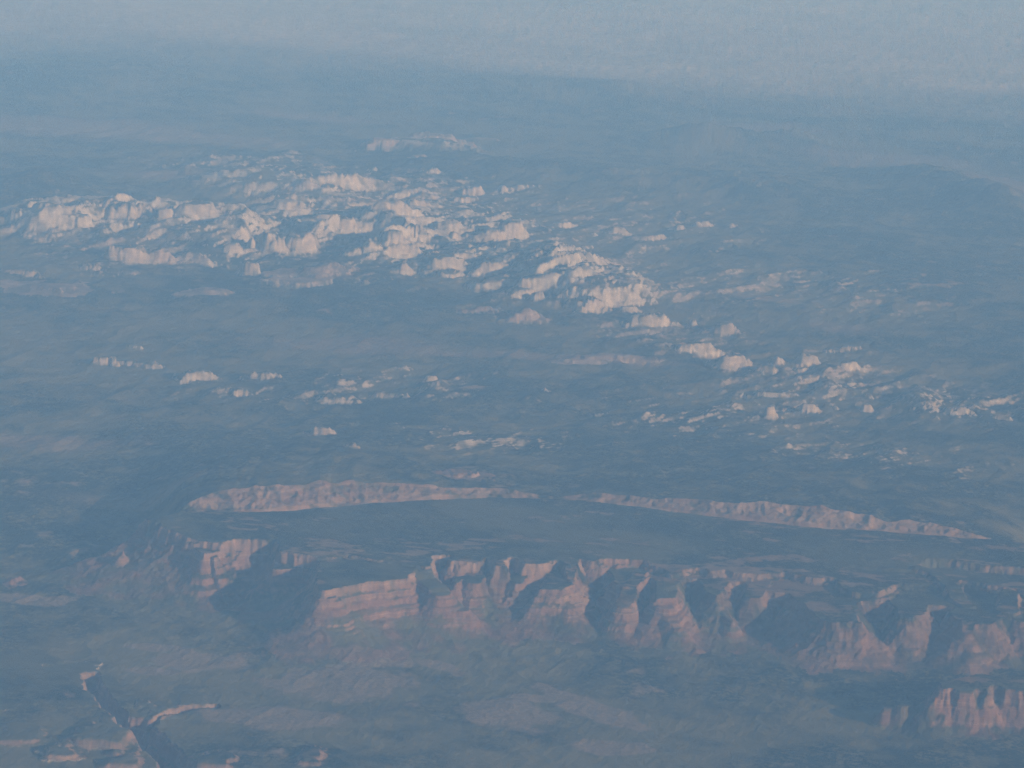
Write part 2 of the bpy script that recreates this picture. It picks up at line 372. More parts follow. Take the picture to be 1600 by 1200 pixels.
L = [
 # x, y foot, w, h, kind, name, label, cat, group, extra
 (80, 334, 66, 22, 'fins', 'white_cliff', 'pinkish left end of the pale cliff wall, lower than the rest', 'cliff', GW, {}),
 (177, 342, 130, 36, 'fins', 'white_cliff', 'longest and brightest stretch of the pale cliff wall at left', 'cliff', GW, {}),
 (260, 344, 28, 30, 'fins', 'rock_fins', 'group of grey white upright fins in the gap of the pale cliff wall', 'rock', GW, {}),
 (306, 338, 60, 30, 'mesa', 'white_cliff', 'right end of the pale cliff wall beyond the grey fins', 'cliff', GW, dict(rot=0.3)),
 (192, 408, 56, 34, 'mesa', 'pink_outcrop', 'curved pink outcrop with a dark hollow below the long pale wall', 'outcrop', GW, dict(pale=0.75)),
 (142, 420, 40, 16, 'dome', 'pale_hummock', 'low pale hummock left of the curved pink outcrop', 'outcrop', GW, dict(pale=0.8)),
 (247, 411, 34, 30, 'mesa', 'pink_outcrop', 'square pink block right of the curved pink outcrop', 'outcrop', GW, dict(pale=0.6)),
 (303, 409, 62, 26, 'dome', 'pale_outcrop', 'grey pink hummocks right of the square pink block', 'outcrop', GW, dict(pale=0.8)),
 (190, 431, 62, 15, 'dome', 'pink_outcrop', 'flat pink mound directly under the curved pink outcrop', 'outcrop', GP, dict(pale=0.6)),
 (26, 428, 54, 15, 'dome', 'pink_outcrop', 'pink mound cut by the left edge of the view', 'outcrop', GP, dict(pale=0.55)),
 (75, 456, 130, 14, 'dome', 'pink_hill', 'low long pink hill at the far left under the pink mound', 'hill', GP, dict(pale=0.45)),
 (326, 460, 64, 14, 'dome', 'pink_hill', 'low bright pink hill below the white tower group', 'hill', GP, dict(pale=0.45)),
 (396, 392, 26, 44, 'dome', 'white_tower', 'left dome of the tall twin white towers', 'rock tower', GW, dict(dep=1.0)),
 (422, 392, 30, 56, 'dome', 'white_tower', 'right and taller dome of the tall twin white towers', 'rock tower', GW, dict(dep=1.0)),
 (370, 392, 36, 20, 'dome', 'white_outcrop', 'low wing of rock at the left foot of the twin white towers', 'outcrop', GW, {}),
 (390, 432, 20, 34, 'mesa', 'pale_column', 'pale column of rock below the twin white towers', 'rock', GW, dict(pale=0.8)),
 (470, 392, 64, 50, 'dome', 'grey_dome', 'big greyish rounded dome right of the twin white towers', 'dome', GW, dict(pale=0.85)),
 (601, 227, 46, 19, 'dome', 'pink_dome', 'far pale pink dome standing alone near the hazy top', 'dome', GW, dict(pale=0.8)),
 (672, 227, 74, 24, 'mesa', 'pink_cliff', 'far pale pink cliffs right of the lone pink dome', 'cliff', GW, dict(pale=0.8)),
 (756, 222, 54, 9, 'slab', 'far_ledge', 'thin far ledge of pale rock right of the far pink cliffs', 'ledge', GW, {}),
 (653, 247, 34, 8, 'slab', 'far_ledge', 'thin pale ledge below the far pink cliffs', 'ledge', GW, {}),
 (583, 266, 18, 14, 'cone', 'white_peak', 'little white pointed peak above the wide pointed hill', 'peak', GW, {}),
 (574, 290, 60, 24, 'cone', 'white_peak', 'wide pointed white hill near the upper middle', 'peak', GW, dict(dep=0.9)),
 (677, 269, 26, 12, 'slab', 'white_outcrop', 'small bright leaning slab standing alone in the upper middle', 'outcrop', GW, dict(rot=0.5)),
 (476, 293, 40, 22, 'cone', 'pink_peak', 'blunt pink peak left of the wide pointed white hill', 'peak', GW, dict(pale=0.65)),
 (508, 296, 40, 12, 'dome', 'pink_outcrop', 'low pink shoulder right of the blunt pink peak', 'outcrop', GW, dict(pale=0.6)),
 (644, 301, 46, 9, 'slab', 'white_ledge', 'straight white ledge above the ribbed cliffs', 'ledge', GW, {}),
 (740, 305, 50, 20, 'fins', 'fluted_cliff', 'grey fluted cliff with a sharp right end', 'cliff', GW, dict(pale=0.85)),
 (787, 300, 16, 16, 'mesa', 'white_block', 'small upright white block right of the grey fluted cliff', 'rock', GW, {}),
 (819, 294, 34, 10, 'slab', 'white_ledge', 'thin slanting ledge right of the small upright block', 'ledge', GW, dict(rot=0.7)),
 (608, 330, 50, 24, 'mesa', 'white_cliff', 'white cliff under the straight white ledge', 'cliff', GW, {}),
 (650, 323, 40, 18, 'fins', 'white_cliff', 'ribbed white cliff left of the white pyramid', 'cliff', GW, {}),
 (694, 321, 22, 22, 'cone', 'white_pyramid', 'small white pyramid in front of the ribbed cliffs', 'peak', GW, {}),
 (726, 317, 42, 15, 'fins', 'white_cliff', 'row of low white teeth right of the white pyramid', 'cliff', GW, {}),
 (529, 341, 82, 13, 'slab', 'white_ledge', 'long straight bright ledge right of the twin towers', 'ledge', GW, {}),
 (447, 328, 58, 18, 'mesa', 'white_cliff', 'broken white rim above the twin white towers', 'cliff', GW, {}),
 (539, 358, 36, 23, 'mesa', 'white_outcrop', 'wedge of white rock hanging under the long straight ledge', 'outcrop', GW, {}),
 (618, 378, 28, 28, 'mesa', 'white_outcrop', 'square white buttress left of the slanting ribs', 'outcrop', GW, {}),
 (647, 368, 32, 30, 'fins', 'rock_fins', 'slanting thin white ribs right of the square buttress', 'rock', GW, dict(rot=0.8)),
 (627, 397, 54, 22, 'mesa', 'white_outcrop', 'leaning bright slab under the slanting ribs', 'outcrop', GW, dict(rot=0.5)),
 (555, 395, 28, 26, 'cone', 'white_peak', 'left rock of a bright pair in the centre of the white field', 'peak', GW, {}),
 (581, 386, 26, 22, 'cone', 'white_peak', 'right rock of a bright pair in the centre of the white field', 'peak', GW, {}),
 (701, 362, 52, 24, 'mesa', 'white_cliff', 'flat topped white cliff left of the broad bright slab', 'cliff', GW, {}),
 (711, 377, 28, 22, 'slab', 'white_outcrop', 'small leaning slab below the flat topped white cliff', 'outcrop', GW, dict(rot=0.8)),
 (766, 377, 82, 24, 'mesa', 'white_mesa', 'broad bright slab like mesa right of centre of the white field', 'mesa', GW, dict(dep=0.5)),
 (800, 366, 36, 26, 'mesa', 'white_cliff', 'notched right end behind the broad bright mesa', 'cliff', GW, {}),
 (697, 421, 68, 27, 'mesa', 'white_mesa', 'brightest large mesa in the lower middle of the white field', 'mesa', GW, dict(dep=0.6)),
 (727, 402, 44, 12, 'slab', 'white_ledge', 'long streak of ledge on the back of the brightest mesa', 'ledge', GW, dict(rot=0.35)),
 (708, 434, 54, 13, 'mesa', 'white_ledge', 'lower step in front of the brightest mesa', 'ledge', GW, {}),
 (630, 421, 18, 24, 'dome', 'white_outcrop', 'narrow upright pink white rock left of the brightest mesa', 'outcrop', GW, dict(pale=0.8)),
 (772, 425, 44, 22, 'mesa', 'white_outcrop', 'hook shaped white outcrop right of the brightest mesa', 'outcrop', GW, dict(rot=0.4)),
 (500, 434, 110, 26, 'dome', 'pink_hill', 'broad pink slope below the greyish rounded dome', 'hill', GP, dict(pale=0.5)),
 (870, 436, 60, 13, 'slab', 'white_ledge', 'pointed bright ledge above the fluted grey cliff', 'ledge', GW, dict(rot=0.3)),
 (811, 463, 46, 17, 'mesa', 'white_mesa', 'small bright mesa with square left end', 'mesa', GW, {}),
 (842, 468, 20, 18, 'slab', 'white_outcrop', 'bright fragment right of the square ended mesa', 'outcrop', GW, dict(rot=0.7)),
 (797, 443, 68, 10, 'slab', 'white_ledge', 'thin white ledge above the square ended mesa', 'ledge', GW, dict(rot=0.3)),
 (882, 355, 48, 12, 'slab', 'white_ledge', 'thin ledge with blunt left end right of the broad bright mesa', 'ledge', GW, {}),
 (928, 368, 12, 12, 'cone', 'white_cone', 'tiny white cone between two pale outcrops', 'rock', GW, {}),
 (965, 364, 28, 17, 'mesa', 'white_outcrop', 'rounded bright outcrop standing alone right of the field', 'outcrop', GW, dict(rot=0.4)),
 (1021, 376, 66, 12, 'slab', 'white_ledge', 'long flat pale ledge tapering left', 'ledge', GW, {}),
 (1063, 359, 18, 13, 'slab', 'white_outcrop', 'small leaning block above the long flat pale ledge', 'outcrop', GW, dict(rot=0.8)),
 (1099, 353, 32, 10, 'slab', 'white_ledge', 'slim bright ledge farther right in the upper row', 'ledge', GW, dict(rot=0.4)),
 (1144, 355, 20, 10, 'mesa', 'pale_outcrop', 'rightmost faint block of the upper row', 'outcrop', GW, dict(pale=0.85)),
 (914, 389, 24, 12, 'dome', 'pale_outcrop', 'faint round outcrop below the rounded bright one', 'outcrop', GW, {}),
 (937, 444, 78, 10, 'fins', 'fluted_cliff', 'row of grey fluted rocks right of the pointed ledge', 'cliff', GW, dict(pale=0.85)),
 (891, 465, 38, 11, 'mesa', 'pink_outcrop', 'pale pink step above the bright pink white mesa', 'outcrop', GW, dict(pale=0.8)),
 (914, 486, 58, 20, 'mesa', 'pink_white_mesa', 'bright pinkish mesa on the lower edge of the white field', 'mesa', GW, dict(pale=0.85)),
 (985, 488, 30, 11, 'mesa', 'white_mesa', 'little bright mesa right of the bright pinkish one', 'mesa', GW, {}),
 (1018, 509, 62, 18, 'mesa', 'white_mesa', 'bright flat mesa with a notch, lowest right of the white field', 'mesa', GW, {}),
 (1081, 511, 14, 12, 'mesa', 'pale_block', 'little pale block right of the notched mesa', 'rock', GW, {}),
 (1090, 551, 66, 16, 'slab', 'white_mesa', 'slanting bright mesa with double ledge', 'mesa', GW, dict(rot=0.35)),
 (1148, 573, 56, 20, 'mesa', 'pink_white_mesa', 'ragged pinkish mesa right of the slanting double ledge', 'mesa', GW, dict(pale=0.8)),
 (815, 500, 66, 24, 'dome', 'pink_hill', 'slanting pink slope below the square ended mesa', 'hill', GP, dict(pale=0.35, rot=0.6)),
 (755, 488, 56, 14, 'dome', 'pink_hill', 'faint pink slope left of the slanting pink slope', 'hill', GP, dict(pale=0.35, rot=0.4)),
 (945, 566, 114, 9, 'slab', 'low_ridge', 'very thin long low ridge crossing the plain', 'ridge', GP, dict(pale=0.5, rot=0.45)),
 (1134, 521, 58, 20, 'dome', 'grey_dome', 'grey green rounded dome above the ragged mesa', 'dome', GW, dict(pale=0.7)),
 (1261, 571, 36, 18, 'mesa', 'pale_outcrop', 'brightest lump of the scattered rocks right of the ragged mesa', 'outcrop', GW, dict(pale=0.9)),
 (1217, 568, 24, 13, 'mesa', 'pale_outcrop', 'dim broken lump left of the brightest scattered rock', 'outcrop', GW, dict(pale=0.85)),
 (1328, 575, 42, 10, 'slab', 'pale_ledge', 'flat pale ledge right of the brightest scattered rock', 'ledge', GW, {}),
 (1202, 582, 40, 10, 'mesa', 'pale_outcrop', 'low pair of dim rocks under the broken lump', 'outcrop', GW, dict(pale=0.85)),
 (1255, 582, 46, 7, 'slab', 'pale_ledge', 'thin straight ledge under the brightest scattered rock', 'ledge', GW, {}),
 (1270, 596, 50, 8, 'slab', 'pale_ledge', 'broken two part ledge, lower of the scattered group', 'ledge', GW, {}),
 (1220, 620, 66, 8, 'slab', 'pale_ledge', 'long thin bright ledge above the row of small buttes', 'ledge', GB, {}),
 (1203, 651, 16, 18, 'mesa', 'small_butte', 'narrow pink butte left of the pale twin and square butte', 'butte', GB, dict(pale=0.8)),
 (1222, 645, 14, 14, 'cone', 'small_butte', 'little grey pointed butte between the pink and square buttes', 'butte', GB, dict(pale=0.85)),
 (1260, 645, 32, 15, 'mesa', 'small_butte', 'bright square pink white butte in the right middle', 'butte', GB, dict(pale=0.85)),
 (1181, 653, 8, 16, 'cone', 'rock_spire', 'tiny white spire left of the narrow pink butte', 'spire', GB, {}),
 (1305, 640, 12, 14, 'cone', 'rock_spire', 'faint spire right of the bright square butte', 'spire', GB, {}),
 (1358, 622, 14, 9, 'mesa', 'small_butte', 'small white block above a dimmer block at right', 'butte', GB, {}),
 (1357, 642, 20, 10, 'mesa', 'small_butte', 'dim block under the small white block at right', 'butte', GB, dict(pale=0.85)),
 (1429, 640, 6, 12, 'cone', 'rock_spire', 'thin white upright spire alone near the right side', 'spire', GB, {}),
 (1463, 654, 9, 17, 'cone', 'rock_spire', 'curved pale spire left of the long bright butte', 'spire', GB, {}),
 (1501, 649, 46, 10, 'mesa', 'small_butte', 'long bright butte near the right edge', 'butte', GB, {}),
 (1563, 656, 32, 12, 'dome', 'small_butte', 'rounded pale butte nearest the right edge', 'butte', GB, dict(pale=0.9)),
 (1325, 549, 56, 9, 'slab', 'pale_ledge', 'dim slanting ledge above the scattered rocks at right', 'ledge', GW, dict(rot=0.4, pale=0.85)),
 (209, 545, 28, 12, 'cone', 'white_cone', 'small white cone shaped hill alone on the left plain', 'hill', GB, {}),
 (162, 571, 52, 15, 'fins', 'pink_cliff', 'pinkish broken cliff left of the low tapering ridge', 'cliff', GB, dict(pale=0.7)),
 (216, 572, 60, 9, 'slab', 'pale_ledge', 'low tapering pale ridge running from the pinkish cliff', 'ridge', GB, dict(rot=-0.3, pale=0.75)),
 (307, 597, 54, 16, 'mesa', 'flat_mesa', 'bright flat topped mesa, left of the pair on the left plain', 'mesa', GB, {}),
 (413, 593, 50, 14, 'fins', 'flat_mesa', 'ribbed flat topped mesa, right of the pair on the left plain', 'mesa', GB, dict(pale=0.85)),
 (371, 619, 54, 11, 'fins', 'fluted_cliff', 'grey speckled low cliff below the ribbed mesa', 'cliff', GB, dict(pale=0.8)),
 (526, 631, 58, 12, 'mesa', 'pale_cliff', 'orange white low cliff left of the thin ledge with a tip', 'cliff', GB, dict(pale=0.85)),
 (609, 623, 58, 9, 'slab', 'pale_ledge', 'thin pale ledge ending in a small tip at right', 'ledge', GB, {}),
 (635, 623, 8, 13, 'cone', 'rock_spire', 'small pointed tip at the end of the thin pale ledge', 'spire', GB, {}),
 (851, 612, 16, 11, 'cone', 'white_cone', 'tiny bright cone alone in the centre of the dark plain', 'hill', GB, {}),
 (503, 681, 40, 15, 'mesa', 'red_butte', 'reddish butte with dark shadow at its left', 'butte', GB, dict(pale=0.55)),
 (548, 700, 18, 7, 'mesa', 'pink_block', 'small pink block right of and below the reddish butte', 'rock', GB, dict(pale=0.6)),
 (675, 595, 24, 9, 'mesa', 'pale_outcrop', 'faint stepped block above the dark middle plain', 'outcrop', GB, {}),
 (632, 578, 22, 8, 'mesa', 'pale_outcrop', 'faint block left of the stepped block', 'outcrop', GB, {}),
 (708, 748, 80, 7, 'fins', 'fluted_hills', 'grey fluted badland hills just above the long pink ridge', 'hill', GB, dict(pale=0.0)),
]
for t in L:
    butte(*t[:9], **t[9])
# near outcrops on the low plain and along the canyon
butte(20, 918, 44, 13, 'cone', 'red_mound', 'small red mound at the left edge of the near plain', 'hill', None, z=60, pale=0.25, dep=0.9)
butte(190, 884, 30, 24, 'cone', 'brown_mound', 'brown pointed mound surrounded by the shadow of the left headland', 'hill', None, z=60, pale=0.4, dep=0.9)
GL = 'pale rock ledges above the lower left canyon'
for (x, y, w, h, lab, pal, rt) in [
    (70, 1102, 150, 5, 'uppermost long thin ledge reaching the canyon from the left', 0.8, 0.3),
    (170, 1138, 40, 6, 'short ledge at the left lip of the canyon below the uppermost one', 0.75, 0.1),
    (35, 1163, 84, 7, 'bright ledge starting at the left edge, above the tall pink wall', 0.7, 0.2),
    (155, 1172, 100, 16, 'tall pink wall with straight top beside the canyon', 0.55, 0.0),
    (95, 1186, 46, 8, 'pair of stubby ledges in front of the tall pink wall', 0.7, 0.1),
    (190, 1203, 50, 10, 'lowest ledge at the bottom edge left of the canyon', 0.7, 0.1),
    (335, 1203, 60, 9, 'broken cliff at the bottom edge right of the canyon', 0.6, 0.0),
    (255, 1122, 50, 6, 'bright winding ledge on the right lip of the side canyon', 0.8, 0.6),
    (300, 1105, 60, 4, 'thin far end of the winding ledge on the side canyon', 0.8, 0.25),
    (480, 1198, 40, 9, 'small broken ledge on the bottom edge right of the canyon', 0.5, 0.0)]:
    butte(x, y, w, h, 'step', 'rock_ledge', lab, 'ledge', GL, rot=rt, z=0, pale=pal, talus=0.4)

# ------------------------------------------------------------------ canyon in the lower left
def carve(pts, z, width, depth, cid=None):
    global H
    w = [P(a, b, z) for a, b in pts]
    s = (RR < 31500) & (TH < 0)
    d = np.full(X[s].shape, 1e9)
    for a, b in zip(w[:-1], w[1:]):
        dd, _ = seg_dist(X[s], Y[s], a, b); d = np.minimum(d, dd)
    d = d + 30 * fbm(X[s], Y[s], 190, 4, 0.6, seed=41) + 14 * ridged(X[s], Y[s], 80, 3, 0.6, seed=42)
    prof = np.interp(d, [0, width * 0.18, width * 0.42, width * 0.55, width * 0.8, width, width + 60], [-1, -1, -0.72, -0.68, -0.22, -0.02, 0.0])
    H[s] = np.minimum(H[s], H[s] * 0 + np.maximum(H[s] + prof * depth, -400))
    CAN[s] = np.maximum(CAN[s], (d < width)); o_ = OWNER[s]; o_[d < width * 0.8] = -1; OWNER[s] = o_
CAN = np.zeros(X.shape)
carve([(142, 1062), (150, 1085), (175, 1110), (205, 1135), (235, 1165), (265, 1200), (330, 1290)], -40, 85, 170)
carve([(205, 1135), (225, 1150), (250, 1175), (275, 1205), (330, 1290)], -60, 150, 200)
carve([(222, 1140), (250, 1122), (290, 1108), (335, 1104)], -20, 42, 70)

# crags and thin beds on the pale rocks
pm = (~np.isnan(PALE)) & (T > 60)
up = sstep(0.0, 0.3, np.where(pm, 1.0, HI * 0.8)) * sstep(0, 400, T)
g0 = np.hypot(np.gradient(H, axis=0) / np.gradient(RR, axis=0), np.gradient(H, axis=1) / (np.gradient(TH, axis=1) * RR))
cr_ = ridged(AU * 1.4, AV * 0.7, 240, 4, 0.62, seed=81)
H = H + up * sstep(0.08, 0.5, g0) * (26 * (cr_ - 0.35))
bq = (H + 9 * n2) / 42.0; bs_ = np.floor(bq); bq = (bs_ + sstep(0.35, 0.75, bq - bs_)) * 42.0 - 9 * n2
H = H + (bq - H) * up * np.clip(0.7 + 0.6 * fbm(X, Y, 500, 2, seed=82), 0, 1)
# ------------------------------------------------------------------ cover: bare rock, paleness, forest, soil
dR = np.gradient(H, axis=0) / np.gradient(RR, axis=0)
dT = np.gradient(H, axis=1) / (np.gradient(TH, axis=1) * RR)
slope = np.hypot(dR, dT)
brk = fbm(X, Y, 260, 4, 0.6, seed=35)
near = T < 60
bare = sstep(0.5, 1.25, slope + 0.2 * n3 + 0.35 * brk)
haze_tint = sstep(64500, 79000, RR + 2500 * n1) * np.clip(0.60 + 0.12 * n1 + 0.08 * n2, 0, 1)  # pales the farthest land, painting distant haze brightness into its cover
cut = np.where(near & (OWNER >= 0), np.clip(1.0 - 0.42 * sstep(math.radians(2.2), math.radians(4.2), TH) * (OWNER != t_mesa) + 0.9 * np.minimum(brk, 0.15), 0.1, 1), 1)  # less bare rock at right: scrub, plus shadow painted in as darker cover
bare = np.where(near, bare * cut, sstep(0.30 - 0.12 * (RUG + RUG2) * (1 - HI), 0.62 - 0.22 * (RUG + RUG2) * (1 - HI), slope + 0.10 * n3) * np.clip(0.18 + 0.85 * RUG + 0.75 * RUG2 + 0.4 * HI + (OWNER >= 0) * 1.0, 0, 1) * np.clip(0.8 + 0.7 * fbm(X, Y, 180, 3, 0.6, seed=34), 0.15, 1))
bare = np.maximum(bare, haze_tint)
topm = near & (H > 380) & (slope < 0.5)
bare = np.where(topm, np.maximum(bare, 0.6 * sstep(0.15, 0.5, fbm(0.55 * X, 1.2 * Y, 210, 5, 0.65, seed=36) + 0.3 * n2 - 0.25 * sstep(-1500, -900, T))), bare)
bare = np.maximum(bare, np.where(near, 0, 0.75 * np.clip(HI, 0, 1) * sstep(-0.15, 0.45, brk + 0.5 * n2)))
bare = np.maximum(bare, np.where(near, 0, 0.5 * np.clip(RUG + 0.6 * RUG2, 0, 1) * sstep(0.05, 0.5, brk + 0.4 * n3)))
hasP = ~np.isnan(PALE)
steepish = sstep(0.2, 0.5, slope + 0.1 * n3) * np.where(BAND == 0, 0.55, 1.0) * np.clip(0.88 + 0.5 * brk, 0.3, 1)
bare = np.where(hasP, np.maximum(bare, steepish * (0.62 + 0.38 * np.clip(np.nan_to_num(PALE), 0, 1))), bare)
pinkhill = hasP & (np.nan_to_num(PALE) < 0.55) & ~near
bare = np.where(pinkhill, np.maximum(bare, 0.75 * (0.75 + 0.35 * n3)), bare)
zb = own & (bandof >= 4)
bare = np.where(zb, np.maximum(bare, 0.62 * (0.7 + 0.6 * n3 + 0.5 * brk)), bare)
bare = np.where(ribbon, np.clip(0.9 + 0.25 * n2 + 0.55 * fbm(X, Y, 110, 3, 0.6, seed=63) - 0.5 * (1 - sstep(60, 200, WD)) - 0.45 * (1 - sstep(math.radians(-5.6), math.radians(-4.6), TH)), 0.05, 1), bare)
pale = np.where(near, np.clip(0.30 + 0.35 * sstep(330, 480, H) + 0.15 * n2, 0, 1), np.clip(0.62 + 0.2 * n1 + 0.45 * HI + 0.3 * sstep(60000, 80000, RR), 0.3, 1.0))  # extra paleness far out belongs to the painted haze
pale = np.where(hasP, np.nan_to_num(PALE), pale)
pale = np.where(ribbon, 0.72 + 0.3 * n3 + 0.15 * n2, pale)
forest = np.clip(0.55 + 0.45 * n1 + 0.65 * n2 + 0.5 * n3, 0, 1)
forest = np.where(near & (H > 430), np.clip(forest + 0.2, 0, 1), forest)
forest = np.maximum(forest, 0.95 * sstep(-2300, -1500, T) * (1 - sstep(-60, 0, T)) * sstep(math.radians(-8), math.radians(-5), TH) * np.clip(0.8 + 0.8 * n2, 0, 1))  # extra dark band on the plateau just short of the crest
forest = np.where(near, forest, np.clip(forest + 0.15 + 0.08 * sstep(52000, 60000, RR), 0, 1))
soil = np.zeros(X.shape)
for b in [(285, 1032, 85, 22, 0), (240, 1045, 60, 12, 0), (520, 1070, 120, 30, 0), (590, 1030, 60, 12, 0), (790, 1112, 60, 20, 0), (690, 1038, 50, 8, -0.6), (940, 1110, 110, 12, -0.8), (50, 940, 50, 8, 0),
          (230, 1010, 60, 8, 0), (840, 1090, 40, 6, 0), (960, 1165, 60, 12, 0), (430, 1120, 120, 20, 0)]:
    soil = np.maximum(soil, blob(b[0], b[1], 0, b[2], b[3], b[4]))
soil = sstep(0.30, 0.52, soil + 0.26 * n2 + 0.2 * n3 + 0.12 * brk) * 0.95
for b in [(1310, 510, 80, 12, -0.9), (1200, 465, 90, 6, -0.3), (120, 200, 260, 16, 0), (480, 180, 130, 9, -0.2), (1330, 258, 60, 6, -0.7), (1180, 205, 120, 10, 0), (1400, 255, 150, 12, -0.3), (560, 540, 150, 18, 0), (700, 552, 120, 4, 0),
          (900, 560, 200, 8, 0), (300, 215, 200, 12, 0), (1560, 300, 60, 30, 0), (60, 690, 120, 14, 0), (230, 780, 120, 14, 0), (250, 275, 90, 10, 0), (60, 35, 900, 40, 0), (1300, 60, 900, 50, 0)]:  # the two widest patches brighten the farthest land toward haze
    soil = np.maximum(soil, 0.7 * sstep(0.2, 0.8, blob(b[0], b[1], ZMID, b[2], b[3], b[4]) + 0.25 * n2))
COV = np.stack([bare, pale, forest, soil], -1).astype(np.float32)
can = (CAN > 0) & (OWNER < 0)

# ------------------------------------------------------------------ materials
def rgb(r, g, b): return (r, g, b, 1)
def land_material(name, veg_dark, veg_light, soil_c, red_c, pale_c):
    m = bpy.data.materials.new(name); m.use_nodes = True
    nt = m.node_tree; nd = nt.nodes; lk = nt.links; nd.clear()
    out = nd.new('ShaderNodeOutputMaterial'); bs = nd.new('ShaderNodeBsdfPrincipled')
    bs.inputs['Roughness'].default_value = 0.95; bs.inputs['Specular IOR Level'].default_value = 0.1
    lk.new(bs.outputs[0], out.inputs[0])
    at = nd.new('ShaderNodeAttribute'); at.attribute_name = 'cover'
    sp_ = nd.new('ShaderNodeSeparateColor'); lk.new(at.outputs['Color'], sp_.inputs[0])
    geo = nd.new('ShaderNodeNewGeometry')
    def mapped(s):
        v = nd.new('ShaderNodeVectorMath'); v.operation = 'MULTIPLY'; v.inputs[1].default_value = s
        lk.new(geo.outputs['Position'], v.inputs[0]); return v.outputs[0]
    def noise(s, detail, rough=0.6):
        n = nd.new('ShaderNodeTexNoise'); n.inputs['Scale'].default_value = 1; n.inputs['Detail'].default_value = detail
        n.inputs['Roughness'].default_value = rough
        lk.new(mapped(s), n.inputs['Vector']); return n.outputs[0]
    def ramp(src, a, b):
        r = nd.new('ShaderNodeMapRange'); r.inputs[1].default_value = a; r.inputs[2].default_value = b; lk.new(src, r.inputs[0]); return r.outputs[0]
    def mix(f, a, b):
        x = nd.new('ShaderNodeMix'); x.data_type = 'RGBA'
        if isinstance(f, float): x.inputs[0].default_value = f
        else: lk.new(f, x.inputs[0])
        for i, v in ((6, a), (7, b)):
            if isinstance(v, tuple): x.inputs[i].default_value = v
            else: lk.new(v, x.inputs[i])
        return x.outputs[2]
    def math_(op, a, b):
        x = nd.new('ShaderNodeMath'); x.operation = op; x.use_clamp = True
        for i, v in ((0, a), (1, b)):
            if isinstance(v, float): x.inputs[i].default_value = v
            else: lk.new(v, x.inputs[i])
        return x.outputs[0]
    trees = ramp(noise((1 / 55, 1 / 55, 1 / 55), 5, 0.75), 0.43, 0.55)            # clumps of trees
    patch = ramp(noise((1 / 480, 1 / 480, 1 / 480), 6, 0.65), 0.38, 0.60)
    f = math_('MULTIPLY', sp_.outputs['Blue'], math_('ADD', math_('MULTIPLY', trees, 1.0), math_('MULTIPLY', patch, 0.8)))
    veg = mix(f, veg_light, veg_dark)
    gs = math_('MULTIPLY', at.outputs['Alpha'], math_('SUBTRACT', 1.15, math_('MULTIPLY', trees, 0.45)))
    ground = mix(gs, veg, soil_c)
    strata = ramp(noise((1 / 2500, 1 / 2500, 1 / 22), 3), 0.3, 0.7)      # beds
    flute = ramp(noise((1 / 40, 1 / 40, 1 / 300), 4), 0.25, 0.75)        # vertical streaks
    pl = math_('ADD', sp_.outputs['Green'], math_('MULTIPLY', math_('SUBTRACT', strata, 0.5), 0.95))
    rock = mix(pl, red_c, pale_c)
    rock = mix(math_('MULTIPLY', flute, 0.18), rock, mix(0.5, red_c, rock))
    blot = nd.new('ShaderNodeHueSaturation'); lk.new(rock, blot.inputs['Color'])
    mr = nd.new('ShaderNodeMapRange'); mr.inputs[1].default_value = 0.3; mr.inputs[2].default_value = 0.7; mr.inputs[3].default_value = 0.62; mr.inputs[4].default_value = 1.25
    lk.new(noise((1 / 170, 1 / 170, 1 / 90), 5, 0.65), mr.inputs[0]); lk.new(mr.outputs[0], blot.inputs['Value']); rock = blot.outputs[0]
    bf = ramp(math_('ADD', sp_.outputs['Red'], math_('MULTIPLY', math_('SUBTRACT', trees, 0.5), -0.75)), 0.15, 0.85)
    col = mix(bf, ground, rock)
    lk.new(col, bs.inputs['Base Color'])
    bp = nd.new('ShaderNodeBump'); bp.inputs['Strength'].default_value = 0.8; bp.inputs['Distance'].default_value = 9
    lk.new(noise((1 / 30,) * 3, 4, 0.65), bp.inputs['Height']); lk.new(bp.outputs[0], bs.inputs['Normal'])
    return m
VD = rgb(0.008, 0.014, 0.008); VL = rgb(0.125, 0.104, 0.046); SO = rgb(0.205, 0.145, 0.095)
M_land = land_material('desert_ground', VD, VL, SO, rgb(0.16, 0.09, 0.06), rgb(0.42, 0.355, 0.28))
M_red = land_material('red_sandstone', VD, rgb(0.09, 0.08, 0.04), rgb(0.15, 0.10, 0.07), rgb(0.135, 0.058, 0.034), rgb(0.27, 0.175, 0.112))
M_white = land_material('white_sandstone', VD, rgb(0.10, 0.09, 0.05), rgb(0.20, 0.14, 0.10), rgb(0.20, 0.115, 0.08), rgb(0.37, 0.30, 0.225))

